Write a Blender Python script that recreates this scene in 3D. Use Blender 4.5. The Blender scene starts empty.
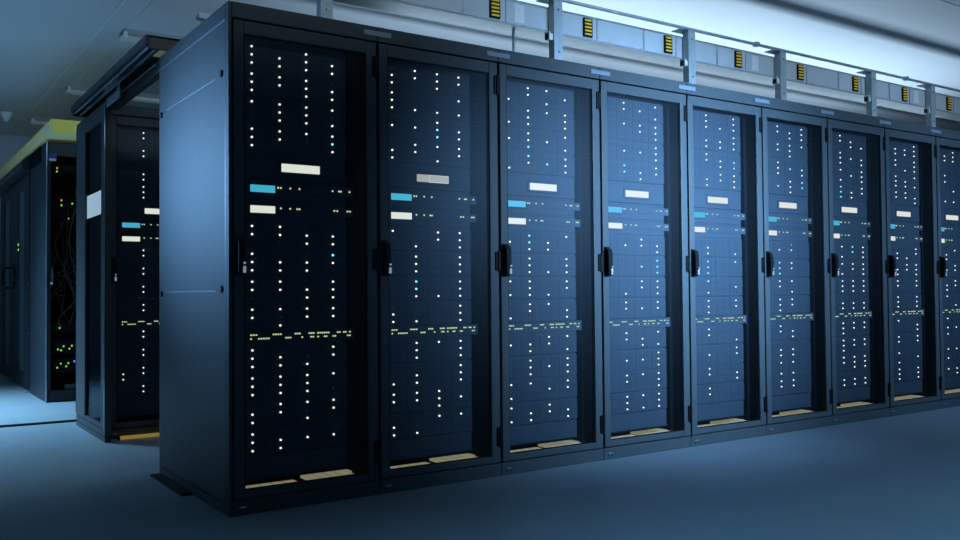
import bpy, bmesh, math, random
from mathutils import Vector, Matrix
random.seed(7)
S = bpy.context.scene
COL = S.collection
PI = math.pi

# ------------------------------------------------------------------ materials
def lin(c):
    return tuple(((v/255)/12.92 if v/255 <= .04045 else ((v/255+.055)/1.055)**2.4) for v in c)

def mat(name, col, rough=.5, metal=0., emit=None, es=0., noise=0., nscale=8., bump=0., spec=.5):
    m = bpy.data.materials.new(name); m.use_nodes = True
    nt = m.node_tree; b = nt.nodes['Principled BSDF']
    c = (*col, 1)
    b.inputs['Base Color'].default_value = c
    b.inputs['Roughness'].default_value = rough
    b.inputs['Metallic'].default_value = metal
    b.inputs['Specular IOR Level'].default_value = spec
    if emit:
        b.inputs['Emission Color'].default_value = (*emit, 1)
        b.inputs['Emission Strength'].default_value = es
    if noise or bump:
        tc = nt.nodes.new('ShaderNodeTexCoord')
        n = nt.nodes.new('ShaderNodeTexNoise'); n.inputs['Scale'].default_value = nscale
        n.inputs['Detail'].default_value = 4
        nt.links.new(tc.outputs['Object'], n.inputs['Vector'])
        if noise:
            r = nt.nodes.new('ShaderNodeValToRGB')
            r.color_ramp.elements[0].position = .3; r.color_ramp.elements[1].position = .7
            r.color_ramp.elements[0].color = (*[v*(1-noise) for v in col], 1)
            r.color_ramp.elements[1].color = (*[min(1, v*(1+noise)) for v in col], 1)
            nt.links.new(n.outputs['Fac'], r.inputs['Fac'])
            nt.links.new(r.outputs['Color'], b.inputs['Base Color'])
        if bump:
            bp = nt.nodes.new('ShaderNodeBump'); bp.inputs['Strength'].default_value = bump
            bp.inputs['Distance'].default_value = .002
            nt.links.new(n.outputs['Fac'], bp.inputs['Height'])
            nt.links.new(bp.outputs['Normal'], b.inputs['Normal'])
    return m

def glass_mat(name, tint, refl, rough):
    m = bpy.data.materials.new(name); m.use_nodes = True
    nt = m.node_tree; nt.nodes.clear()
    o = nt.nodes.new('ShaderNodeOutputMaterial')
    t = nt.nodes.new('ShaderNodeBsdfTransparent'); t.inputs['Color'].default_value = (*tint, 1)
    g = nt.nodes.new('ShaderNodeBsdfGlossy'); g.inputs['Roughness'].default_value = rough
    g.inputs['Color'].default_value = (.8, .9, 1, 1)
    mx = nt.nodes.new('ShaderNodeMixShader'); mx.inputs['Fac'].default_value = refl
    nt.links.new(t.outputs[0], mx.inputs[1]); nt.links.new(g.outputs[0], mx.inputs[2])
    nt.links.new(mx.outputs[0], o.inputs['Surface'])
    return m

def tile_mat(name, col, pitch, line, linecol, rough, ox=0., oy=0., var=.06):
    """Square tiles with thin seams (object coordinates)."""
    m = mat(name, col, rough); nt = m.node_tree; b = nt.nodes['Principled BSDF']
    tc = nt.nodes.new('ShaderNodeTexCoord')
    mp = nt.nodes.new('ShaderNodeMapping'); mp.inputs['Location'].default_value = (ox, oy, 0)
    nt.links.new(tc.outputs['Object'], mp.inputs['Vector'])
    br = nt.nodes.new('ShaderNodeTexBrick'); br.offset = 0; br.squash = 1
    br.inputs['Scale'].default_value = 1
    br.inputs['Brick Width'].default_value = pitch; br.inputs['Row Height'].default_value = pitch
    br.inputs['Mortar Size'].default_value = line; br.inputs['Mortar Smooth'].default_value = .2
    br.inputs['Color1'].default_value = (*[v*(1-var) for v in col], 1)
    br.inputs['Color2'].default_value = (*[v*(1+var) for v in col], 1)
    br.inputs['Mortar'].default_value = (*linecol, 1)
    nt.links.new(mp.outputs[0], br.inputs['Vector'])
    n = nt.nodes.new('ShaderNodeTexNoise'); n.inputs['Scale'].default_value = 3; n.inputs['Detail'].default_value = 5
    nt.links.new(tc.outputs['Object'], n.inputs['Vector'])
    mix = nt.nodes.new('ShaderNodeMix'); mix.data_type = 'RGBA'; mix.blend_type = 'MULTIPLY'
    mix.inputs['Factor'].default_value = .25
    nt.links.new(br.outputs['Color'], mix.inputs[6]); nt.links.new(n.outputs['Color'], mix.inputs[7])
    nt.links.new(mix.outputs[2], b.inputs['Base Color'])
    bp = nt.nodes.new('ShaderNodeBump'); bp.inputs['Strength'].default_value = .15; bp.inputs['Distance'].default_value = .002
    nt.links.new(br.outputs['Fac'], bp.inputs['Height']); bp.invert = True
    nt.links.new(bp.outputs['Normal'], b.inputs['Normal'])
    return m

M = {}
M['floor'] = tile_mat('floor_tile_grey', (.30, .36, .40), .6, .0025, (.23, .28, .31), .42, .35, .12, .03)
M['ceiling'] = mat('ceiling_white', (.62, .65, .69), .7, noise=.04, nscale=.7)
M['wall'] = mat('wall_paint', (.40, .46, .50), .75, noise=.04, nscale=1.5)
M['trim'] = mat('ceiling_trim', (.72, .76, .78), .5, noise=.02)
M['frame'] = mat('black_powdercoat', (.075, .088, .096), .5, .0, noise=.06, nscale=30, spec=.25)
M['panel'] = mat('side_panel_steel', (.085, .10, .115), .40, .1, noise=.03, nscale=6, spec=.4)
M['black'] = mat('black_plastic', (.008, .010, .012), .4, noise=.1, nscale=40, spec=.12)
M['railblack'] = mat('black_rail', (.02, .025, .03), .4, noise=.05, spec=.3)
M['darkframe'] = mat('dark_navy_coat', (.026, .034, .042), .45, noise=.06, spec=.25)
M['inner'] = mat('cabinet_interior', (.005, .008, .010), .8, noise=.1, nscale=20, spec=.08)
M['server'] = mat('server_face', (.070, .088, .104), .62, .0, noise=.08, nscale=60, spec=.15)
M['bay'] = mat('drive_bay_face', (.065, .083, .098), .62, noise=.06, nscale=90, spec=.15)
M['latch'] = mat('drive_latch_blue', (.022, .028, .07), .5, emit=(.04, .05, .5), es=.025, noise=.05, spec=.1)  # weak blue emission added so latches show in the dark racks
M['dim'] = mat('dim_indicator', (.09, .1, .22), .4, emit=(.2, .25, .8), es=.12, noise=.03)
M['led_white'] = mat('led_warm_white', (0, 0, 0), .5, emit=(1., .95, .78), es=1.7, noise=.01)
M['led_cyan'] = mat('led_cyan', (0, 0, 0), .5, emit=(.25, .85, 1.), es=1.5, noise=.01)
M['led_blue'] = mat('led_blue', (0, 0, 0), .5, emit=(.15, .25, 1.), es=1.5, noise=.01)
M['led_lime'] = mat('led_lime', (0, 0, 0), .5, emit=(.82, 1., .5), es=.8, noise=.01)
M['led_green'] = mat('led_green', (0, 0, 0), .5, emit=(.35, 1., .12), es=.75, noise=.01)
M['led_amber'] = mat('led_amber', (0, 0, 0), .5, emit=(1., .7, .1), es=.6, noise=.01)
M['scr_white'] = mat('screen_white', (.02, .02, .02), .4, emit=(.98, .96, .80), es=.95, noise=.02, nscale=60)
M['scr_beige'] = mat('screen_beige', (.02, .02, .02), .4, emit=(.62, .58, .46), es=.7, noise=.02, nscale=60)
M['scr_cyan'] = mat('screen_cyan', (.02, .02, .02), .4, emit=(.07, .55, .75), es=.9, noise=.02, nscale=60)
M['cream'] = mat('cream_board', (.75, .68, .42), .6, emit=(.75, .66, .38), es=.33, noise=.15, nscale=30)  # emission added: boards stay bright where little light reaches
M['cream_dim'] = mat('cream_board_dark', (.35, .31, .18), .6, emit=(.5, .42, .2), es=.12, noise=.2, nscale=40)  # darker cream for board joints and a rail plate, with slight emission
M['gold'] = mat('gold_strip', (.62, .44, .10), .45, emit=(.6, .4, .08), es=.30, noise=.06)  # strip is no lamp; emission makes it look bright
M['plate'] = mat('grey_label_plate', (.20, .25, .31), .5, emit=(.3, .4, .55), es=.03, noise=.04, nscale=30)  # faint bluish glow put into the plate colour
M['groove'] = mat('bright_steel_edge', (.50, .58, .66), .25, .6, noise=.03)
M['steel'] = mat('galvanised_steel', (.42, .50, .54), .38, .55, noise=.12, nscale=25)
M['post'] = mat('post_steel', (.42, .48, .52), .45, .2, noise=.1, nscale=20)
M['duct'] = mat('busbar_housing', (.52, .57, .60), .5, .0, noise=.06, nscale=6)
M['yellow'] = mat('socket_yellow', (.80, .55, .03), .5, emit=(.8, .5, .02), es=.12, noise=.03)  # bars given a low glow that lifts their yellow
M['white'] = mat('white_sticker', (.75, .78, .80), .6, noise=.05, nscale=40)
M['sign'] = mat('pale_paper_sign', (.62, .72, .78), .6, emit=(.5, .65, .75), es=.5, noise=.02)  # paper made to glow so the sign looks brighter
M['tray_yellow'] = mat('yellow_fibre_duct', (.95, .80, .10), .45, emit=(.9, .75, .12), es=.03, noise=.04, nscale=5)  # small emission brightens the duct sides
M['tray_pale'] = mat('yellow_fibre_duct_underside', (.92, .86, .42), .5, emit=(.9, .8, .35), es=.03, noise=.04)  # underside also given a small glow
M['lamp'] = mat('unlit_tube_diffuser', (.62, .68, .68), .4, emit=(.5, .55, .55), es=.03, noise=.03)  # tube is off; faint emission brightens the diffuser
M['lampbody'] = mat('lamp_body', (.36, .41, .42), .5, noise=.04)
M['blue'] = mat('blue_badge', (.02, .05, .35), .5, noise=.03)
M['cable'] = mat('dark_cable', (.02, .025, .02), .5, noise=.1)
M['cable_olive'] = mat('olive_cable', (.05, .06, .03), .5, noise=.1)
M['glass'] = glass_mat('door_glass', (.88, .91, .94), .012, .45)
M['dglass'] = glass_mat('aisle_door_glass', (.55, .62, .66), .10, .12)
M['chrome'] = mat('chrome_lock', (.75, .8, .85), .2, .8, emit=(.6, .8, 1), es=.25, noise=.02)  # bluish emission stands in for a glint on the metal

# ------------------------------------------------------------------ mesh helpers
class MB:
    def __init__(s): s.bm = bmesh.new(); s.mats = []
    def mi(s, m):
        if m not in s.mats: s.mats.append(m)
        return s.mats.index(m)
    def box(s, x0, x1, y0, y1, z0, z1, m, bev=0.):
        r = bmesh.ops.create_cube(s.bm, size=1)
        vs = r['verts']
        bmesh.ops.scale(s.bm, vec=(x1-x0, y1-y0, z1-z0), verts=vs)
        bmesh.ops.translate(s.bm, vec=((x0+x1)/2, (y0+y1)/2, (z0+z1)/2), verts=vs)
        fs = {f for v in vs for f in v.link_faces}
        if bev:
            es = list({e for f in fs for e in f.edges})
            r = bmesh.ops.bevel(s.bm, geom=es, offset=bev, segments=2, affect='EDGES', profile=.6)
            fs = {f for f in r['faces']} | {f for f in fs if f.is_valid}
        i = s.mi(m)
        for f in fs: f.material_index = i
        return s
    def disc(s, c, r, depth, axis, m, n=14):
        """short cylinder centred at c along axis"""
        R = {'x': Matrix.Rotation(PI/2, 4, 'Y'), 'y': Matrix.Rotation(PI/2, 4, 'X'), 'z': Matrix.Identity(4)}[axis]
        res = bmesh.ops.create_cone(s.bm, cap_ends=True, segments=n, radius1=r, radius2=r*.88, depth=depth,
                                    matrix=Matrix.Translation(c) @ R)
        i = s.mi(m)
        for f in {f for v in res['verts'] for f in v.link_faces}: f.material_index = i
        return s
    def prism(s, pts, axis, a0, a1, m):
        """extrude a 2-D outline along axis ('x': pts are (y,z); 'y': (x,z); 'z': (x,y))"""
        def P(p, a):
            return {'x': (a, p[0], p[1]), 'y': (p[0], a, p[1]), 'z': (p[0], p[1], a)}[axis]
        A = [s.bm.verts.new(P(p, a0)) for p in pts]; B = [s.bm.verts.new(P(p, a1)) for p in pts]
        i = s.mi(m); n = len(pts); fs = [s.bm.faces.new(A), s.bm.faces.new(B[::-1])]
        for k in range(n): fs.append(s.bm.faces.new((A[k], B[k], B[(k+1) % n], A[(k+1) % n])))
        for f in fs: f.material_index = i
        bmesh.ops.recalc_face_normals(s.bm, faces=fs)
        return s
    def tube(s, pts, r, m, n=8):
        pts = [Vector(p) for p in pts]; rings = []
        for k, p in enumerate(pts):
            t = (pts[min(k+1, len(pts)-1)] - pts[max(k-1, 0)]).normalized()
            up = Vector((0, 0, 1)) if abs(t.z) < .9 else Vector((1, 0, 0))
            a = t.cross(up).normalized(); b = a.cross(t)
            rings.append([s.bm.verts.new(p + a*r*math.cos(2*PI*j/n) + b*r*math.sin(2*PI*j/n)) for j in range(n)])
        i = s.mi(m); fs = []
        for A, B in zip(rings, rings[1:]):
            for j in range(n): fs.append(s.bm.faces.new((A[j], A[(j+1) % n], B[(j+1) % n], B[j])))
        fs.append(s.bm.faces.new(rings[0])); fs.append(s.bm.faces.new(rings[-1][::-1]))
        for f in fs: f.material_index = i; f.smooth = True
        bmesh.ops.recalc_face_normals(s.bm, faces=fs)
        return s
    def mesh(s, name):
        me = bpy.data.meshes.new(name); s.bm.to_mesh(me); s.bm.free()
        for m in s.mats: me.materials.append(M[m])
        return me
    def build(s, name, parent=None, loc=(0, 0, 0)):
        o = bpy.data.objects.new(name, s.mesh(name)); COL.objects.link(o)
        o.location = loc
        if parent: o.parent = parent
        return o

def put(name, me, parent=None, loc=(0, 0, 0)):
    o = bpy.data.objects.new(name, me); COL.objects.link(o); o.location = loc
    if parent: o.parent = parent
    return o
def tag(o, label, cat, group=None):
    o['label'] = label; o['category'] = cat
    if group: o['group'] = group
    return o
def thing(name, label, cat, loc=(0, 0, 0), group=None):
    o = bpy.data.objects.new(name, None); COL.objects.link(o); o.location = loc
    o.empty_display_size = .05
    return tag(o, label, cat, group)
def struct(o): o['kind'] = 'structure'; return o

# ------------------------------------------------------------------ room
X0, X1, Y0, Y1, ZC = -4.2, 17., -6.5, 9.5, 3.0
struct(MB().box(X0, X1, Y0, Y1, -.06, 0, 'floor').build('floor'))
struct(MB().box(X0, X1, Y0, Y1, ZC, ZC+.06, 'ceiling').build('ceiling'))
struct(MB().box(X0, X1, Y1, Y1+.1, 0, ZC, 'wall').build('wall_back'))
struct(MB().box(X0-.1, X0, Y0, Y1, 0, ZC, 'wall').build('wall_left'))
struct(MB().box(X1, X1+.1, Y0, Y1, 0, ZC, 'wall').build('wall_right'))
struct(MB().box(X0, X1, Y0-.1, Y0, 0, ZC, 'wall').build('wall_front'))
struct(MB().box(.255, .275, -2, Y1, ZC-.006, ZC, 'trim').build('trim_1'))
struct(MB().box(.436, .446, -2, Y1, ZC-.004, ZC, 'trim').build('trim_2'))
struct(MB().box(1, 14, -.128, -.12, ZC-.003, ZC, 'lampbody').build('trim_3'))

# ------------------------------------------------------------------ server racks
W, D, H = .669, 1.061, 2.10
g = .0015
def cabinet_mesh():
    m = MB()
    m.box(g, W-g, .0, .05, 2.034, H, 'frame', .004)                 # front header
    m.box(g, W-g, .05, D, 2.07, H-.002, 'frame')                    # roof
    m.box(g, .012, .034, D, .06, 2.07, 'inner')                     # left wall
    m.box(W-.012, W-g, .034, D, .06, 2.07, 'inner')                 # right wall
    m.box(.012, W-.012, D-.02, D, .06, 2.07, 'inner')               # back
    m.box(.012, W-.012, .034, D-.02, .06, .075, 'inner')            # bottom deck
    return m.mesh('cabinet')
def rail_mesh():
    m = MB()
    m.box(.022, .049, .074, .10, .09, 2.03, 'inner')
    for k in range(54): m.box(.030, .038, .0730, .0745, .13+k*.0345, .142+k*.0345, 'black')
    return m.mesh('mounting_rail')
def rail_r_mesh():
    m = MB()
    m.box(.579, .606, .074, .10, .09, 2.03, 'inner')
    for k in range(54): m.box(.588, .596, .0730, .0745, .13+k*.0345, .142+k*.0345, 'black')
    return m.mesh('mounting_rail_right')
def blank_top(): return MB().box(.0535, .537, .067, .09, 1.9715, 2.03, 'server', .002).mesh('blanking_panel')
def blank_low():
    m = MB(); m.box(.0535, .537, .067, .09, .128, .222, 'server', .002); m.box(.080, .545, .060, .09, .122, .130, 'black')
    return m.mesh('blanking_panel_low')
def door_mesh():
    m = MB()
    a, b, z0, z1 = .007, W-.007, .068, 2.027
    m.box(a, .050, 0, .028, z0, z1, 'frame', .004); m.box(.612, b, 0, .028, z0, z1, 'frame', .004)
    m.box(.050, .612, 0, .028, 1.972, z1, 'frame', .004); m.box(.050, .612, 0, .028, z0, .100, 'frame', .004)
    for q in ((.050, .056, .100, 1.972), (.606, .612, .100, 1.972)): m.box(q[0], q[1], .008, .020, q[2], q[3], 'black')
    m.box(.056, .606, .008, .020, .100, .104, 'black'); m.box(.056, .606, .008, .020, 1.968, 1.972, 'black')
    return m.mesh('door')
def pane_mesh(): return MB().box(.056, .606, .011, .016, .104, 1.968, 'glass').mesh('glass_pane')
def handle_mesh():
    m = MB()
    m.prism([(-.004, .975), (-.026, .982), (-.034, .996), (-.034, 1.10), (-.026, 1.122), (-.004, 1.135), (0, 1.135), (0, .975)], 'x', .016, .044, 'black')
    m.box(.0185, .0415, -.0355, -.033, 1.005, 1.095, 'black', .001)
    m.box(.0435, .047, -.020, -.001, .985, 1.125, 'frame', .001)
    return m.mesh('handle')
def lock_mesh():
    m = MB(); m.box(.033, .0455, -.038, -.030, .986, 1.014, 'chrome', .003); m.disc((.039, -.038, 1.026), .005, .006, 'y', 'chrome')
    return m.mesh('lock')
def hinge_mesh(z):
    m = MB(); m.box(.640, .650, -.008, .002, z-.045, z+.045, 'black', .002); m.box(.654, .6665, -.010, .004, z-.050, z+.050, 'black', .003)
    return m.mesh('hinge')
def plinth_mesh():
    m = MB(); m.box(g, W-g, .004, .05, 0, .062, 'frame', .003); m.box(.012, W-.012, .05, D, 0, .055, 'inner'); m.box(.030, .060, .001, .004, .030, .036, 'plate')
    m.box(.030, .033, .0015, .004, .018, .036, 'black'); m.box(.057, .060, .0015, .004, .018, .036, 'black')
    return m.mesh('plinth')
def plate_mesh(): return MB().box(.600, .738, -.0045, -.0004, 2.056, 2.079, 'plate', .001).mesh('label_plate')
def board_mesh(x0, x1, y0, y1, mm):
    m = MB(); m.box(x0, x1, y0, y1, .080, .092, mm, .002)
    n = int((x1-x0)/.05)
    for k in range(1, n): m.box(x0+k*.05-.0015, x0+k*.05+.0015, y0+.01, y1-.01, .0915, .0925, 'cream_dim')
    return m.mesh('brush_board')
RM = dict(cab=cabinet_mesh(), rail=rail_mesh(), railr=rail_r_mesh(), bt=blank_top(), bl=blank_low(), door=door_mesh(), pane=pane_mesh(),
          handle=handle_mesh(), lock=lock_mesh(), hinges=[hinge_mesh(z) for z in (.193, 1.05, 1.917)], plinth=plinth_mesh(),
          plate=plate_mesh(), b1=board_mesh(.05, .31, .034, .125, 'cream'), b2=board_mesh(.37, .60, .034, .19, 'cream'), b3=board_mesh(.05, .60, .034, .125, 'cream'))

def side_panel(parent):
    p = MB()
    p.box(-.014, .0005, .003, .040, .0, 2.10, 'frame', .003)
    p.box(-.014, .0005, .042, D, .045, 2.028, 'panel', .004)
    p.box(-.014, .0005, .042, D, 2.033, 2.10, 'frame', .003)
    p.box(-.013, .0005, .042, D, .0, .040, 'frame', .003)
    p.build('side_panel', parent)
    q = MB(); q.box(-.0155, -.013, .045, D-.02, 2.027, 2.0325, 'groove'); q.build('panel_edge', parent)
    for z in (1.808, .913):
        q = MB(); q.box(-.0155, -.0135, .17, .93, z-.003, z+.003, 'groove', .0008); q.build('grip_groove', parent)
        for y in (.085, 1.01):
            q = MB(); q.disc((-.0165, y, z+(0.008 if y < .5 else -.01)), .016, .006, 'x', 'black'); q.disc((-.0205, y, z+(0.008 if y < .5 else -.01)), .008, .004, 'x', 'panel')
            q.build('latch', parent)

def make_rack(label, loc, end=False, plate=True, bare=False, grp='glass-door racks in the long front row'):
    r = thing('server_rack', label, 'server rack', loc, grp)
    put('cabinet', RM['cab'], r); put('plinth', RM['plinth'], r)
    put('mounting_rail', RM['rail'], r); put('mounting_rail', RM['railr'], r)
    put('blanking_panel', RM['bt'], r); put('blanking_panel', RM['bl'], r)
    d = put('door', RM['door'], r)
    put('glass_pane', RM['pane'], d)
    h = put('handle', RM['handle'], d)
    put('lock', RM['lock'], d)
    for m in RM['hinges']: put('hinge', m, d)
    if plate: put('label_plate', RM['plate'], r)
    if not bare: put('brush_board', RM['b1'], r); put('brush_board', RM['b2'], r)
    if end: side_panel(r)
    return r

# ------------------------------------------------------------------ rack equipment (prototype meshes, shared by every copy)
LX = [.106, .229, .351, .474]          # indicator columns
PR = .0345                             # drive row pitch
def chassis_mesh():
    m = MB()
    m.box(.0535, .535, .0660, .62, .0, .1140, 'server', .0008)
    m.box(.0535, .537, .0638, .070, .1135, .1160, 'server', .0005)      # top lip
    m.box(.0520, .0545, .0625, .073, .002, .107, 'server', .0008)        # left ear
    m.box(.5355, .5385, .0625, .073, .002, .107, 'server', .0008)
    return m.mesh('chassis')
def bay_mesh():
    m = MB()                             # origin at the indicator
    m.box(-.0535, .0630, .0642, .0690, -.0158, .0158, 'bay', .0010)
    m.box(.010, .036, .0632, .0645, -.0085, .0085, 'latch', .0005)
    m.box(-.048, -.020, .0636, .0645, -.0012, .0012, 'server')
    m.disc((0, .0636, 0), .0026, .0014, 'y', 'dim', 8)
    return m.mesh('drive_bay')
def led_mesh(mm, r=.0043): return MB().disc((0, .0615, 0), r, .005, 'y', mm, 12).mesh('indicator_light')
EM = dict(ch=chassis_mesh(), bay=bay_mesh(), w=led_mesh('led_white'), c=led_mesh('led_cyan', .0052), b=led_mesh('led_blue', .005))

def server(rx, ry, z, pat, label, grp):
    """one 2U storage server: chassis + 12 drive bays, a lit bay carries an indicator_light"""
    t = thing('storage_server', label, 'server', (rx, ry, z), grp)
    put('chassis', EM['ch'], t)
    for r in range(3):
        for c in range(4):
            b = put('drive_bay', EM['bay'], t, (LX[c], 0, .020+(2-r)*PR))
            ch = pat[r][c]
            if ch != '0': put('indicator_light', EM[{'1': 'w', 'c': 'c', 'b': 'b'}[ch]], b)
    return t

def appl_chassis():
    m = MB(); m.box(.0535, .537, .066, .5, -.001, .113, 'server', .001); m.box(.07, .525, .0645, .067, .098, .102, 'bay'); m.box(.07, .525, .0645, .067, .010, .013, 'bay')
    m.box(.223, .427, .0635, .069, .020, .079, 'black', .002)
    return m.mesh('chassis')
def sw_chassis():
    m = MB(); m.box(.0535, .537, .067, .45, .0, .0865, 'server', .001); m.box(.0535, .575, .0655, .071, .028, .068, 'server', .001)
    m.box(.07, .53, .0640, .0685, .076, .082, 'bay'); m.box(.33, .46, .0640, .0685, .034, .043, 'bay', .001)
    m.box(.091, .216, .0635, .069, .021, .067, 'black', .001)
    return m.mesh('chassis')
def patch_chassis():
    m = MB(); m.box(.060, .577, .0660, .0710, -.0075, .044, 'server', .001); m.box(.0535, .537, .071, .40, .001, .044, 'server')
    for k in range(24): m.box(.068+k*.021, .084+k*.021, .0650, .0670, .008, .040, 'bay')
    return m.mesh('chassis')
AP = appl_chassis(); SWM = sw_chassis(); PT = patch_chassis()
DW = MB().box(.237, .413, .061, .066, .0315, .0670, 'scr_white', .002).mesh('display')
DW2 = MB().box(.237, .300, .061, .066, .0315, .0670, 'scr_beige', .002).box(.302, .413, .061, .066, .0315, .0670, 'scr_white', .002).mesh('display_two_tone')
DC = MB().box(.099, .208, .061, .066, .029, .0595, 'scr_cyan', .002).mesh('display_cyan')
DS = MB().box(.099, .208, .061, .066, .029, .0595, 'scr_white', .002).mesh('display_white')
SL = {}
for key, xs in (('a', (.222, .234, .277, .319, .475, .506, .515, .557)), ('b', (.234, .276, .309, .319, .483, .497, .547, .559))):
    SL[key] = [(x, MB().disc((x, .0650, .052), .0042, .006, 'y', 'led_lime', 10).mesh('port_light')) for x in xs]
PL = []
for row, cl in ((1, ((40, 72), (132, 172), (225, 252), (285, 312), (322, 378), (410, 428), (438, 455), (465, 475))),
                (0, ((40, 50), (72, 122), (185, 212), (253, 263), (292, 310), (322, 332), (352, 368), (390, 408), (455, 475)))):
    for a, b in cl:
        m = MB(); n = max(1, round((b-a)/10)); x0 = .053+a*.00107; x1 = .053+b*.00107
        for k in range(n):
            xc = x0+(k+.5)*(x1-x0)/n
            m.box(xc-.0036, xc+.0036, .0635, .0685, .028-.0025 if row else .012-.0025, .028+.0035 if row else .012+.0035, 'led_lime')
        PL.append(m.mesh('port_lights'))

Z0 = [1.943, 1.827, 1.710, 1.594, 1.185, 1.068, .951, .834, .664, .547, .431, .314]
ZB = [z-2*PR-.020 for z in Z0]
ORD = ['topmost', 'second', 'third', 'lowest']
BLK = ['above white display', 'under the switches', 'at the bottom']

def fit_out(rx, ry, rows, where, two_tone, short):
    grp = 'storage servers ' + where
    for k in range(12):
        lab = f'black drive-bay server, {ORD[k % 4]} of four {BLK[k//4]}, {where}'
        server(rx, ry, ZB[k], rows[3*k:3*k+3], lab, grp)
    t = thing('display_unit', f'dark rack unit with long white display strip, {where}', 'rack unit', (rx, ry, 1.390), 'display units in the racks')
    put('chassis', AP, t); put('display', DW2 if two_tone else DW, t)
    t = thing('network_switch', f'dark switch with small cyan display, {where}', 'switch', (rx, ry, 1.300), 'switches with cyan displays')
    put('chassis', SWM, t); put('display', DC, t)
    for x, m in SL['a']: put('port_light', m, t)
    t = thing('network_switch', f'dark switch with small white display, {where}', 'switch', (rx, ry, 1.2125), 'switches with white displays')
    put('chassis', SWM, t); put('display', DS, t)
    for x, m in SL['b']: put('port_light', m, t)
    t = thing('patch_switch', f'thin switch with two rows of green port lights, {where}', 'switch', (rx, ry, .699), 'port switches in the racks')
    put('chassis', PT, t)
    for m in PL: put('port_lights', m, t)

def rows4(s): return s.split()
PAT = [
 '1010 1111 1111 1110 1111 1011 1111 0110 0111 1111 110c 1001  1100 1111 0011 100c 1111 1110 1101 1111 0011 1111 1011 0100  1001 1101 1110 1111 1110 1110 0111 1101 1010 1000 1111 1100',
 '0111 1111 1010 1001 1000 1111 0010 11c1 00c1 0111 1101 1010  1011 0011 0101 0101 0101 0101 0c01 0c01 0111 0001 1001 1101  0111 0101 0101 0001 0101 1101 1110 1111 0010 0011 1000 1100',
 '0110 0101 1010 0111 0101 1101 0101 1110 0c01 0c0c 01c1 1001  0c01 1c10 0110 0101 0101 0111 1101 0101 1110 0110 0101 1001  0011 1110 0101 0101 0111 0101 1101 0011 1000 1010 0111 1101',
 '1101 0110 1001 0111 1011 0001 0001 1111 1001 0c01 1c11 0010  1010 0111 1001 000c 101c 000c 1011 0011 1101 0101 1111 1000  0101 1110 0011 1001 0111 1001 0111 1101 0001 1111 0101 1111',
 '0101 1101 0111 1001 0111 1111 0100 111c 001c 1011 0111 1101  1000 0100 0101 1c01 0c00 1c00 0100 0001 0100 0101 0101 1100  0100 1100 0001 1001 0101 0000 0100 0101 0001 0100 1100 0000',
 '1101 0111 0011 11c1 0110 1010 0100 11c1 0101 101c 0c1c 0010  10b0 0110 1000 0c10 1c10 0c00 0110 1100 0010 0110 1110 0100  0100 1110 0010 1000 0110 1110 0110 0000 1110 0110 0110 0000',
 '0100 1110 0011 1100 0111 0101 1101 0011 0101 1c01 1c11 0c10  01c1 10c1 0101 1111 0011 1101 0111 0111 1111 0000 0111 0111  0111 1111 0100 0111 1111 0100 1111 0111 0011 0000 0111 1111',
 '0001 1111 0111 1101 0101 0011 1101 0110 1111 0110 0111 0001  1001 0101 1110 0011 0111 0101 1101 0101 0000 1101 0101 0101  0100 0001 0001 0101 1101 0000 0100 0001 0100 0101 1101 0101',
 '0010 0110 0110 1001 0001 0101 0100 1001 0011 0001 0110 1001  0010 0100 1100 0010 0110 0000 0011 0110 0101 0100 0001 0010  0100 0000 0110 1100 0001 0000 0110 1001 0100 0001 0110 0010',
]
WHERE = ['in the near corner rack', 'in second rack from near corner', 'in third rack from near corner', 'in fourth rack from near corner',
         'in fifth rack from near corner', 'in sixth rack from near corner', 'in seventh rack from near corner',
         'in eighth rack from near corner', 'in far right rack at frame edge']
RL = ['black glass-door server rack at the near corner with bare steel side panel',
      'black glass-door server rack, second from the near corner, dark front with four light columns',
      'black glass-door server rack, third from the near corner of the front row',
      'blue-lit glass-door server rack, fourth from the near corner of the front row',
      'blue-lit glass-door server rack, fifth from the near corner of the front row',
      'blue-lit glass-door server rack, sixth from the near corner of the front row',
      'glass-door server rack, seventh from the near corner of the front row',
      'glass-door server rack, eighth from the near corner, last shown whole',
      'glass-door server rack at the far right, cut by the frame edge']
for i in range(9):
    make_rack(RL[i], (i*W, 0, 0), end=(i == 0))
    rows = rows4(PAT[i])
    if i >= 3: rows = ['0'+q[1:] for q in rows]
    fit_out(i*W, 0, rows, WHERE[i], i == 1, i)
# second row, behind the aisle
R2Y = 2.335
make_rack('dark glass-door server rack of the rear row beside the sliding aisle door', (.004, R2Y, 0), plate=False, bare=True, grp='rear row racks')
t = thing('floor_strip', 'yellow strip on the floor along the foot of the rear rack', 'floor strip', (.07, R2Y-.040, 0))
m = MB(); m.prism([(0, 0), (.003, .014), (.010, .019), (.026, .019), (.034, .014), (.036, 0)], 'x', 0, .59, 'gold'); m.build('strip', t)
for e in (-.012, .59):
    m = MB(); m.box(e, e+.012, 0, .036, 0, .021, 'black', .002); m.build('end_cap', t)
P2 = '0100 0100 0000 0100 0100 0000 0000 0100 0100 0100 0100 0100  0100 0100 0000 0100 0100 0000 0100 0100 0000 0100 0100 0000  0100 0100 0000 0100 0100 0000 0100 1100 1000 0100 0100 0000'
fit_out(.004, R2Y, rows4(P2), 'in rear rack by sliding door', False, 9)

# ------------------------------------------------------------------ floor brush strip beside the end panel
t = thing('floor_guide', 'flat black slotted metal strip on the floor beside the near end panel', 'floor strip', (-.035, .77, 0))
m = MB(); m.box(-.030, .020, -.27, .27, 0, .010, 'black', .003); m.build('plate', t)
for k in range(6):
    m = MB(); m.box(-.012, .004, -.22+k*.08, -.18+k*.08, .0095, .0115, 'frame', .0005); m.build('slot_cover', t)

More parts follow.
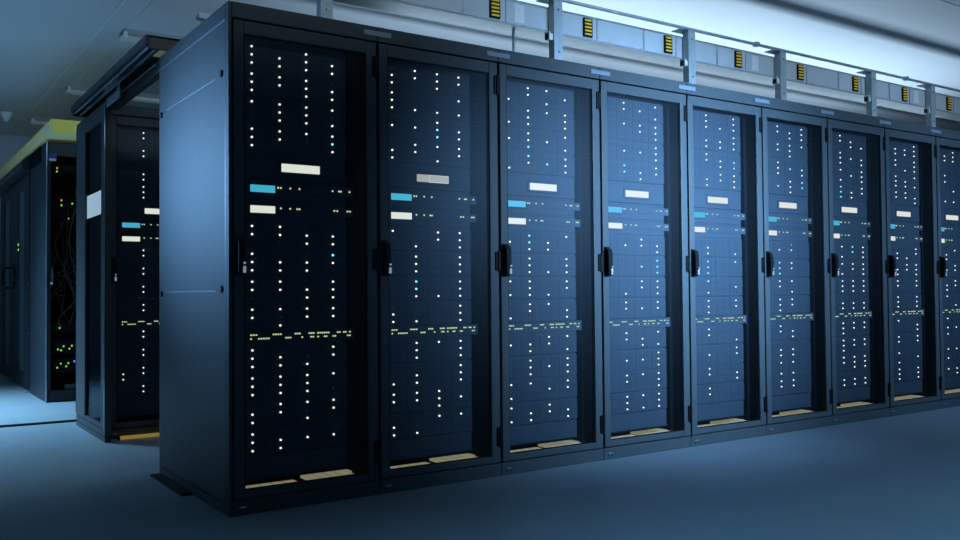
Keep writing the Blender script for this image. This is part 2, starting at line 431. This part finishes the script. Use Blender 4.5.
# ------------------------------------------------------------------ sliding aisle door and its rail
RX0, RX1, RY0, RY1, RZ0, RZ1 = -.115, .055, .915, 2.90, 2.1015, 2.168
t = thing('door_rail', 'black overhead rail carrying the sliding aisle door, spanning between both rack rows', 'door rail', (RX0, RY0, RZ0))
L = RY1-RY0; w = RX1-RX0; h = RZ1-RZ0
m = MB()
m.box(0, .012, 0, L, .020, h, 'railblack', .003); m.box(.012, w, 0, L, h-.010, h, 'railblack'); m.box(w-.010, w, 0, L, 0, h, 'railblack')
m.box(.012, w-.010, 0, .012, .0, h, 'railblack', .002); m.box(.012, w-.010, L-.012, L, .0, h, 'railblack', .002)
m.build('channel', t)
m = MB(); m.box(.016, .024, .03, L-.03, .008, .018, 'steel'); m.build('track', t)
m = MB(); m.box(.050, .060, .03, L-.03, .002, .014, 'groove'); m.build('track', t)
m = MB(); m.box(.075, .135, .02, .16, .003, .010, 'cream_dim', .001); m.build('cover_plate', t)
m = MB(); m.box(.115, .155, .0, L, -.062, .0, 'railblack', .003); m.box(.112, .116, .2, L-.1, -.010, -.004, 'steel'); m.build('header_beam', t, (0, .15, 0)).scale = (1, (2.222-1.065)/L, 1)
for k in range(5):
    m = MB(); m.disc((.036, .78+k*.075, .014), .014, .014, 'x', 'groove'); m.box(.030, .042, .765+k*.075, .795+k*.075, .012, .034, 'steel', .002); m.build('roller', t)
m = MB(); m.box(.085, .091, .93, 1.31, -.055, .000, 'steel', .002); m.box(.080, .086, .93, 1.00, -.060, .030, 'groove', .002); m.build('hanger_bracket', t)
m = MB(); m.box(.02, .045, L, L+.004, .02, .05, 'white'); m.build('end_sticker', t)

DY0, DY1, DX = 2.230, 3.150, -.017
t = thing('sliding_door', 'black framed glass aisle door slid open beside the rear row', 'sliding door', (DX, DY0, 0))
Ld = DY1-DY0
m = MB()
m.box(-.018, .018, 0, .115, .075, 2.088, 'frame', .004); m.box(-.018, .018, Ld-.30, Ld, .075, 2.088, 'frame', .004)
m.box(-.018, .018, .115, Ld-.30, .075, .10, 'frame', .004); m.box(-.018, .018, .115, Ld-.30, 1.99, 2.088, 'frame', .004)
m.box(-.017, .017, 0, Ld, .035, .070, 'frame', .003); m.box(-.017, .017, 0, Ld, .001, .030, 'frame', .003)
m.build('door_frame', t)
f = MB().box(-.004, .002, .115, Ld-.30, .10, 1.99, 'dglass').build('glass_pane', t)
m = MB(); m.box(-.0055, -.0045, .125, Ld-.305, 1.41, 1.56, 'sign'); m.build('sign', t)
m = MB(); m.box(.004, .015, .115, Ld-.30, .10, 1.99, 'inner'); m.build('backing_panel', t)
m = MB()
m.box(-.0205, -.018, .0, .012, .075, 2.085, 'groove'); m.build('edge_strip', t)
for yy, zz in ((Ld-.04, 1.55), (Ld-.04, .95), (.06, 1.0)):
    m = MB(); m.disc((-.020, yy, zz), .010, .004, 'x', 'groove'); m.build('screw', t)

# ------------------------------------------------------------------ open network rack of the third row
NY, NH = 4.68, 2.20
t = thing('network_rack', 'open black network rack full of cables under the yellow duct', 'network rack', (0, NY, 0))
m = MB()
m.box(0, .014, .0, .95, 0, NH, 'darkframe', .003)
m.box(.014, .035, 0, .05, .06, NH-.12, 'darkframe', .004); m.box(.60, .65, 0, .05, .06, NH-.12, 'darkframe', .004)
m.box(.014, .65, 0, .05, NH-.12, NH, 'inner', .004); m.box(.014, .65, 0, .05, 0, .10, 'inner', .004)
m.box(.014, .65, .05, .95, NH-.02, NH, 'inner'); m.box(.64, .65, .05, .95, .06, NH, 'inner'); m.box(.014, .64, .93, .95, .06, NH, 'inner'); m.box(.014, .64, .05, .93, 0, .02, 'inner')
m.build('cabinet', t)
m = MB(); m.box(-.004, .004, -.006, .006, 0, NH, 'groove', .002); m.build('corner_post', t)
m = MB(); m.box(.012, .075, -.008, 0, 2.035, 2.10, 'blue', .004); b = m.build('badge', t)
m = MB(); m.box(.018, .072, -.0095, -.008, 2.035, 2.055, 'white'); m.build('badge_text_strip', b)
m = MB(); m.box(.028, .046, -.02, 0, .97, 1.14, 'darkframe', .004); hh = m.build('handle', t)
m = MB(); m.disc((.037, -.021, 1.0), .010, .006, 'y', 'chrome'); m.box(.040, .047, -.022, -.019, 1.0, 1.12, 'groove'); m.build('lock', hh)
m = MB(); m.box(-.012, .0, .30, .95, 2.06, 2.20, 'inner', .004); m.build('side_fitting', t)
m = MB(); m.box(.06, .59, .88, .92, .1, 2.0, 'inner'); m.build('rear_panel', t)

def net_switch(z, h, lights, label):
    s = thing('rack_switch', label, 'switch', (0, NY, z), 'switches in the open network rack')
    m = MB(); m.box(.06, .60, .10, .45, 0, h, 'inner', .003)
    for k in range(12): m.box(.075+k*.042, .105+k*.042, .097, .101, h*.25, h*.75, 'black')
    m.build('chassis', s)
    for x, zz, mm in lights:
        m = MB(); m.box(x-.0055, x+.0055, .0905, .100, zz-z-.007, zz-z+.007, mm, .002); m.build('status_light', s)
net_switch(1.50, .25, [(.13, 1.715, 'led_amber'), (.13, 1.672, 'led_green'), (.215, 1.69, 'led_green'), (.185, 1.56, 'led_amber')], 'dark switch with four small lights high in the open network rack')
net_switch(.58, .09, [(.118, .62, 'led_green')], 'dark switch with one green light in the open network rack')
net_switch(.40, .12, [(.105, .438, 'led_green'), (.15, .462, 'led_green'), (.13, .428, 'led_green'), (.215, .465, 'led_green'), (.195, .44, 'led_green')], 'switch with a row of five green lights low in network rack')
net_switch(.24, .12, [(.10, .282, 'led_green'), (.128, .315, 'led_green'), (.17, .290, 'led_green'), (.187, .317, 'led_green'), (.235, .33, 'led_blue')], 'lowest switch with green lights and one blue in network rack')
net_switch(1.96, .07, [(.095, 1.99, 'led_amber'), (.093, 1.96, 'led_green')], 'topmost switch with one amber light in the open network rack')
for k in range(11):
    x0 = .07+.017*k; z0 = random.uniform(1.2, 1.95); z1 = random.uniform(.55, 1.2); x1 = random.uniform(.06, .28); pts = []
    for j in range(13):
        u = j/12
        pts.append((x0*(1-u)+x1*u+.05*math.sin(PI*u*(1+k % 3))*(1 if k % 2 else -1), .0845-.0095*k, z0*(1-u)+z1*u-.10*math.sin(PI*u)))
    o = MB().tube(pts, .0038, 'cable_olive' if k % 3 else 'cable', 6).build('network_cable', loc=(0, NY, 0))
    tag(o, 'thin dark network cable hanging inside the open network rack', 'cable', 'cables in the open network rack')

# ------------------------------------------------------------------ closed double door past the network rack
def aisle_leaf(y0, y1, hy, label):
    t = thing('aisle_door', label, 'door', (0, y0, 0), 'closed double aisle doors')
    L = y1-y0; m = MB()
    a = L*.30
    m.box(0, .04, 0, a, .02, 2.05, 'darkframe', .004); m.box(0, .04, L-a, L, .02, 2.05, 'darkframe', .004)
    m.box(0, .04, a, L-a, .02, .16, 'darkframe', .004); m.box(0, .04, a, L-a, 1.93, 2.05, 'darkframe', .004)
    m.build('door_frame', t)
    MB().box(.015, .022, a, L-a, .16, 1.93, 'aisle_glass').build('glass_pane', t)
    d = 1 if hy < L/2 else -1
    m = MB(); m.tube([(0, hy, .98), (-.03, hy, .98), (-.045, hy+.06*d, .98), (-.045, hy+.30*d, .99), (-.045, hy+.38*d, 1.04), (-.045, hy+.38*d, 1.13), (-.045, hy+.30*d, 1.18), (-.045, hy+.06*d, 1.19), (-.03, hy, 1.19), (0, hy, 1.19)], .012, 'black', 6)
    m.build('handle', t)
    return t
M['aisle_glass'] = mat('aisle_glass_pale', (.10, .16, .20), .3, noise=.05)
aisle_leaf(5.725, 6.79, .96, 'right leaf of the closed dark aisle doors beside the network rack')
aisle_leaf(6.81, 7.95, .10, 'left leaf of the closed dark aisle doors at the photo edge')
t = thing('aisle_header', 'dark slanted box above the closed aisle doors', 'door header', (0, 5.70, 2.06))
m = MB(); m.prism([(0, 0), (-.06, .02), (-.06, .10), (0, .16), (.30, .16), (.30, 0)], 'y', 0, 2.5, 'darkframe'); m.build('housing', t)
m = MB(); m.box(-.064, -.06, .05, 2.45, .05, .056, 'groove'); m.build('edge_strip', t)
t = thing('aisle_post', 'narrow black post between the network rack and the closed aisle doors', 'post', (0, 5.642, 0))
m = MB(); m.box(0, .30, .0, .05, 0, 2.20, 'inner', .004); m.build('post', t)
m = MB(); m.box(-.03, .10, -.008, .07, 0, .015, 'steel', .004); m.build('foot', t)
for z in (1.0, 1.55, .55):
    m = MB(); m.disc((-.002, .035, z), .012, .006, 'x', 'groove'); m.build('screw', t)
t = thing('status_unit', 'small dark unit with two green lights on the closed aisle door', 'status unit', (-.001, 6.30, 1.33))
m = MB(); m.box(-.012, 0, -.03, .03, -.0, .10, 'black', .003); m.build('housing', t)
for z in (.022, .072):
    m = MB(); m.box(-.018, -.012, -.022, .022, z-.010, z+.010, 'led_green', .002); m.build('status_light', t)

# ------------------------------------------------------------------ yellow duct
t = thing('fibre_duct', 'yellow cable duct running along the top of the third rack row', 'cable duct', (-.015, 4.33, 2.222))
m = MB()
m.box(0, .55, 0, 5.1, 0, .008, 'tray_pale'); m.box(0, .008, 0, 5.1, .008, .105, 'tray_yellow', .002); m.box(.542, .55, 0, 5.1, .008, .105, 'tray_yellow', .002)
m.build('channel', t)
m = MB(); m.box(-.003, .553, -.006, 5.1, .098, .108, 'tray_yellow', .002); m.box(.0, .55, -.006, 0, .0, .10, 'tray_yellow', .002); m.build('lid', t)
for x in (.06, .30):
    m = MB(); m.box(x, x+.02, -.010, .03, -.012, .004, 'tray_yellow', .002); m.build('clip', t)
m = MB(); m.box(-.006, -.003, .12, .30, .03, .08, 'white'); m.build('label_sticker', t)

# ------------------------------------------------------------------ floor cable
pts = [(-3.2+k*.1, 3.36-.02*math.sin(k*.25)+(.02 if k > 20 else 0)-.0008*k, .007) for k in range(35)]
tag(MB().tube(pts, .009, 'cable', 8).build('floor_cable'), 'thin dark cable lying across the floor left of the sliding door', 'cable')

# ------------------------------------------------------------------ overhead busbar on posts above the front row
posts = [(.549, 'leftmost steel post, standing above the first rack seam'), (1.977, 'steel post second from the left, rising before the third rack'),
         (3.076, 'steel post third from the left on the rack tops'), (3.995, 'steel post fourth from the left on the rack tops'),
         (5.089, 'steel post second from the right on the rack tops'), (6.0, 'steel post at the far right on the rack tops')]
for x, lab in posts[:5] + [(5.93, posts[5][1])]:
    t = thing('support_post', lab, 'post', (x, .345, H), 'busbar support posts')
    m = MB(); m.box(0, .062, 0, .006, 0, .455, 'post', .002); m.box(0, .006, .006, .05, 0, .455, 'post'); m.box(.056, .062, .006, .05, 0, .455, 'post'); m.build('channel', t)
    m = MB(); m.box(-.03, .092, -.01, .06, 0, .008, 'post', .002); m.build('base_plate', t)
    for z in (.06, .16, .40):
        m = MB(); m.disc((.031, -.003, z), .008, .006, 'y', 'groove', 8); m.build('bolt', t)
    m = MB(); m.box(-.035, .0, .01, .045, .225, .262, 'trim', .003); m.box(-.035, -.028, .0, .045, .225, .270, 'trim', .002); m.build('bracket', t)
    m = MB(); m.box(-.06, .062, .0, .09, .455, .461, 'steel', .002); m.build('top_plate', t)
for x, lab in ((1.775, 'thin steel rod under the overhead busbar above the second rack'), (5.23, 'thin steel strut beside a post above the eighth rack')):
    t = thing('support_rod', lab, 'rod', (x, .46, H), 'thin rods under the busbar')
    MB().tube([(0, 0, 0), (0, 0, .282)], .009, 'steel', 8).build('rod', t)
    MB().box(-.02, .02, -.02, .02, 0, .008, 'steel', .002).build('base_plate', t)
BX0, BX1 = -.3, 6.9
BZ0, BZ1 = 2.388, 2.515
t = thing('busbar_trunking', 'grey overhead busbar trunking with yellow striped sockets above the front racks', 'busbar', (BX0, .400, BZ0))
bl = BX1-BX0; bh = BZ1-BZ0
m = MB(); m.box(0, bl, 0, .16, 0, bh, 'duct', .004); m.build('housing', t)
m = MB(); m.box(0, bl, .002, .16, -.010, -.001, 'post', .002); m.box(0, bl, -.0035, .002, -.011, -.004, 'groove', .001); m.build('lower_rail', t)
m = MB(); m.box(0, bl, .0, .16, bh, bh+.006, 'steel'); m.build('cover_strip', t)
CX = [1.60+k*.6705 for k in range(-1, 8)]
for k, x in enumerate(CX):
    xx = x-BX0
    m = MB(); m.box(xx-.034, xx+.034, -.012, 0, .008, bh-.008, 'black', .002); s = m.build('tap_off_socket', t)
    m = MB()
    for j in range(5):
        z = .018+j*.0205
        m.prism([(xx-.026, z), (xx+.024, z+.001), (xx+.024, z+.0105), (xx-.026, z+.0095)], 'y', -.0165, -.012, 'yellow')
    m.build('yellow_bars', s)
    m = MB(); m.box(xx+.075, xx+.083, -.006, 0, .002, bh-.002, 'steel', .002); m.build('joint_rib', t)
    m = MB(); m.box(xx-.215, xx-.205, -.006, 0, .002, bh-.002, 'groove', .002); m.build('joint_rib', t)
    m = MB(); m.box(xx-.19, xx+.02, .02, .10, bh+.006, bh+.016, 'black', .002); m.build('top_cover', t)
for x in (1.77, 3.79, 5.80):
    m = MB(); m.box(x-BX0-.035, x-BX0+.035, -.0025, 0, .012, bh-.012, 'white'); m.build('label_sticker', t)
for k in range(22):
    m = MB(); m.disc((.18+k*.32, .0, -.006), .006, .006, 'y', 'groove', 8); m.build('bolt', t)
t = thing('cable_conduit', 'thin grey conduit pipe running along the tops of the steel posts', 'conduit', (BX0, .378, 2.575))
MB().tube([(0, 0, 0), (bl, 0, 0)], .011, 'post', 8).build('pipe', t)
for x in (3.78, 5.62, 1.9):
    m = MB(); m.box(x-BX0-.02, x-BX0+.02, -.016, .016, -.014, .016, 'steel', .003); m.build('clamp', t)

# unseen trays added to cast shadow bands on the ceiling; nothing hangs them
def ladder(x0, x1, y, z, w, label):
    t = thing('shadow_tray', label, 'cable tray', (x0, y, z), 'added trays shading the ceiling behind the front row')
    L = x1-x0
    for s in (-1, 1):
        m = MB(); m.box(0, L, s*w/2-.006, s*w/2+.006, 0, .035, 'steel'); m.build('side_rail', t)
    m = MB()
    m.box(0, L, -w/2, w/2, .0, .006, 'steel')
    m.build('tray_base', t)
ladder(.5, 9.5, .87, 2.66, .10, 'unseen steel tray added behind the busbar to shade the ceiling')
ladder(.5, 9.5, 2.13, 2.66, .05, 'unseen steel tray added over the rear aisle side to shade the ceiling')
# ------------------------------------------------------------------ ceiling fittings
for (x, y, lab) in ((.42, 3.86, 'unlit tube light on the ceiling above the sliding door rail'), (.39, 6.13, 'unlit tube light in the middle of the ceiling line'),
                    (.33, 8.10, 'farthest unlit tube light above the yellow duct')):
    t = thing('ceiling_light', lab, 'ceiling light', (x, y, ZC), 'unlit ceiling tube lights')
    m = MB(); m.prism([(-.09, 0), (.09, 0), (.06, -.035), (-.06, -.035)], 'x', 0, 1.25, 'lampbody'); m.build('body', t)
    m = MB(); m.tube([(.03, -.04, -.052), (1.22, -.04, -.052)], .018, 'lamp', 10); m.build('tube', t)
    m = MB(); m.tube([(.03, .04, -.052), (1.22, .04, -.052)], .018, 'lamp', 10); m.build('tube', t)
    for e in (0, 1.22):
        m = MB(); m.box(e, e+.03, -.075, .075, -.072, -.0, 'lamp', .004); m.build('end_cap', t)
t = thing('ceiling_speaker', 'pale cone-shaped fitting on the ceiling at the left edge', 'ceiling speaker', (.045, 7.9, ZC))
m = MB()
m.bm.free(); m.bm = bmesh.new()
r = bmesh.ops.create_cone(m.bm, cap_ends=True, segments=20, radius1=.02, radius2=.075, depth=.10, matrix=Matrix.Translation((0, 0, -.055)))
m.mi('trim'); m.build('cone', t)
m = MB(); m.disc((0, 0, -.004), .085, .008, 'z', 'trim', 20); m.build('flange', t)

# ------------------------------------------------------------------ lights
def area(name, loc, target, sx, sy, power, col, spread=180):
    l = bpy.data.lights.new(name, 'AREA'); l.shape = 'RECTANGLE'; l.size = sx; l.size_y = sy
    l.energy = power; l.color = col; l.spread = math.radians(spread)
    o = bpy.data.objects.new(name, l); COL.objects.link(o); o.location = loc
    o.rotation_euler = (Vector(target)-Vector(loc)).to_track_quat('-Z', 'Y').to_euler()
    return o
BL = (.27, .53, .90)
area('front_fill', (3.0, -2.7, 2.0), (2.75, 0, 1.25), 1.3, .7, 59, BL, 58)  # fill added to give the middle racks their blue brightness
area('front_right_fill', (5.6, -2.7, 2.0), (5.2, 0, 1.15), 1.2, .7, 16, BL, 66)  # weaker fill added for the racks farther right
area('panel_fill', (-2.5, 2.6, 1.75), (0, .50, 1.42), .6, .4, 8.5, (.24, .54, 1.), 30)  # narrow fill added to form the bright spot on the end panel
area('left_aisle_lamp', (-1.7, 4.9, 2.95), (-.9, 4.0, 0), 1.0, 1.6, 165, (.33, .66, 1.), 80)
area('floor_fill', (2.6, -2.6, 2.95), (2.6, -2.7, 0), 9.0, 1.0, 40, (.25, .60, .98), 90)  # overhead fill added to brighten the floor, not a standing lamp
area('busbar_fill', (3.2, -1.9, 2.8), (3.2, .4, 2.45), 7.0, .2, 5, (.66, .85, 1.), 40)  # fill added to lift the front of the busbar trunking
area('uplight', (4.9, 1.6, 1.92), (4.9, 1.6, 3), 6.6, .34, 92, (.58, .80, 1.0))  # unseen light behind the front row, added to brighten the ceiling
area('rear_fill', (-2.4, 4.2, 1.2), (-1.2, 4.6, 3), .6, 2.5, 9, (.33, .66, 1.0))  # unseen fill added to wash the left ceiling with blue
w = bpy.data.worlds.new('room_air'); S.world = w; w.use_nodes = True
w.node_tree.nodes['Background'].inputs[0].default_value = (.05, .12, .22, 1)
w.node_tree.nodes['Background'].inputs[1].default_value = .15

# ------------------------------------------------------------------ camera
f, yaw, pit, rol = 891.008, .598578615, .0238206404, -.00866332290
d = Vector((math.sin(yaw)*math.cos(pit), math.cos(yaw)*math.cos(pit), math.sin(pit)))
r = Vector((math.cos(yaw), -math.sin(yaw), 0)); u = r.cross(d)
r2 = r*math.cos(rol)+u*math.sin(rol); u2 = -r*math.sin(rol)+u*math.cos(rol)
cd = bpy.data.cameras.new('camera'); cam = bpy.data.objects.new('camera', cd); COL.objects.link(cam)
cd.sensor_width = 36; cd.lens = f*36/960; cd.clip_start = .05
cam.matrix_world = Matrix(((r2.x, u2.x, -d.x, -1.20713), (r2.y, u2.y, -d.y, -3.55545), (r2.z, u2.z, -d.z, .902982), (0, 0, 0, 1)))
S.camera = cam
S.view_settings.view_transform = 'Standard'
S.view_settings.look = 'None'
S.cycles.use_denoising = True
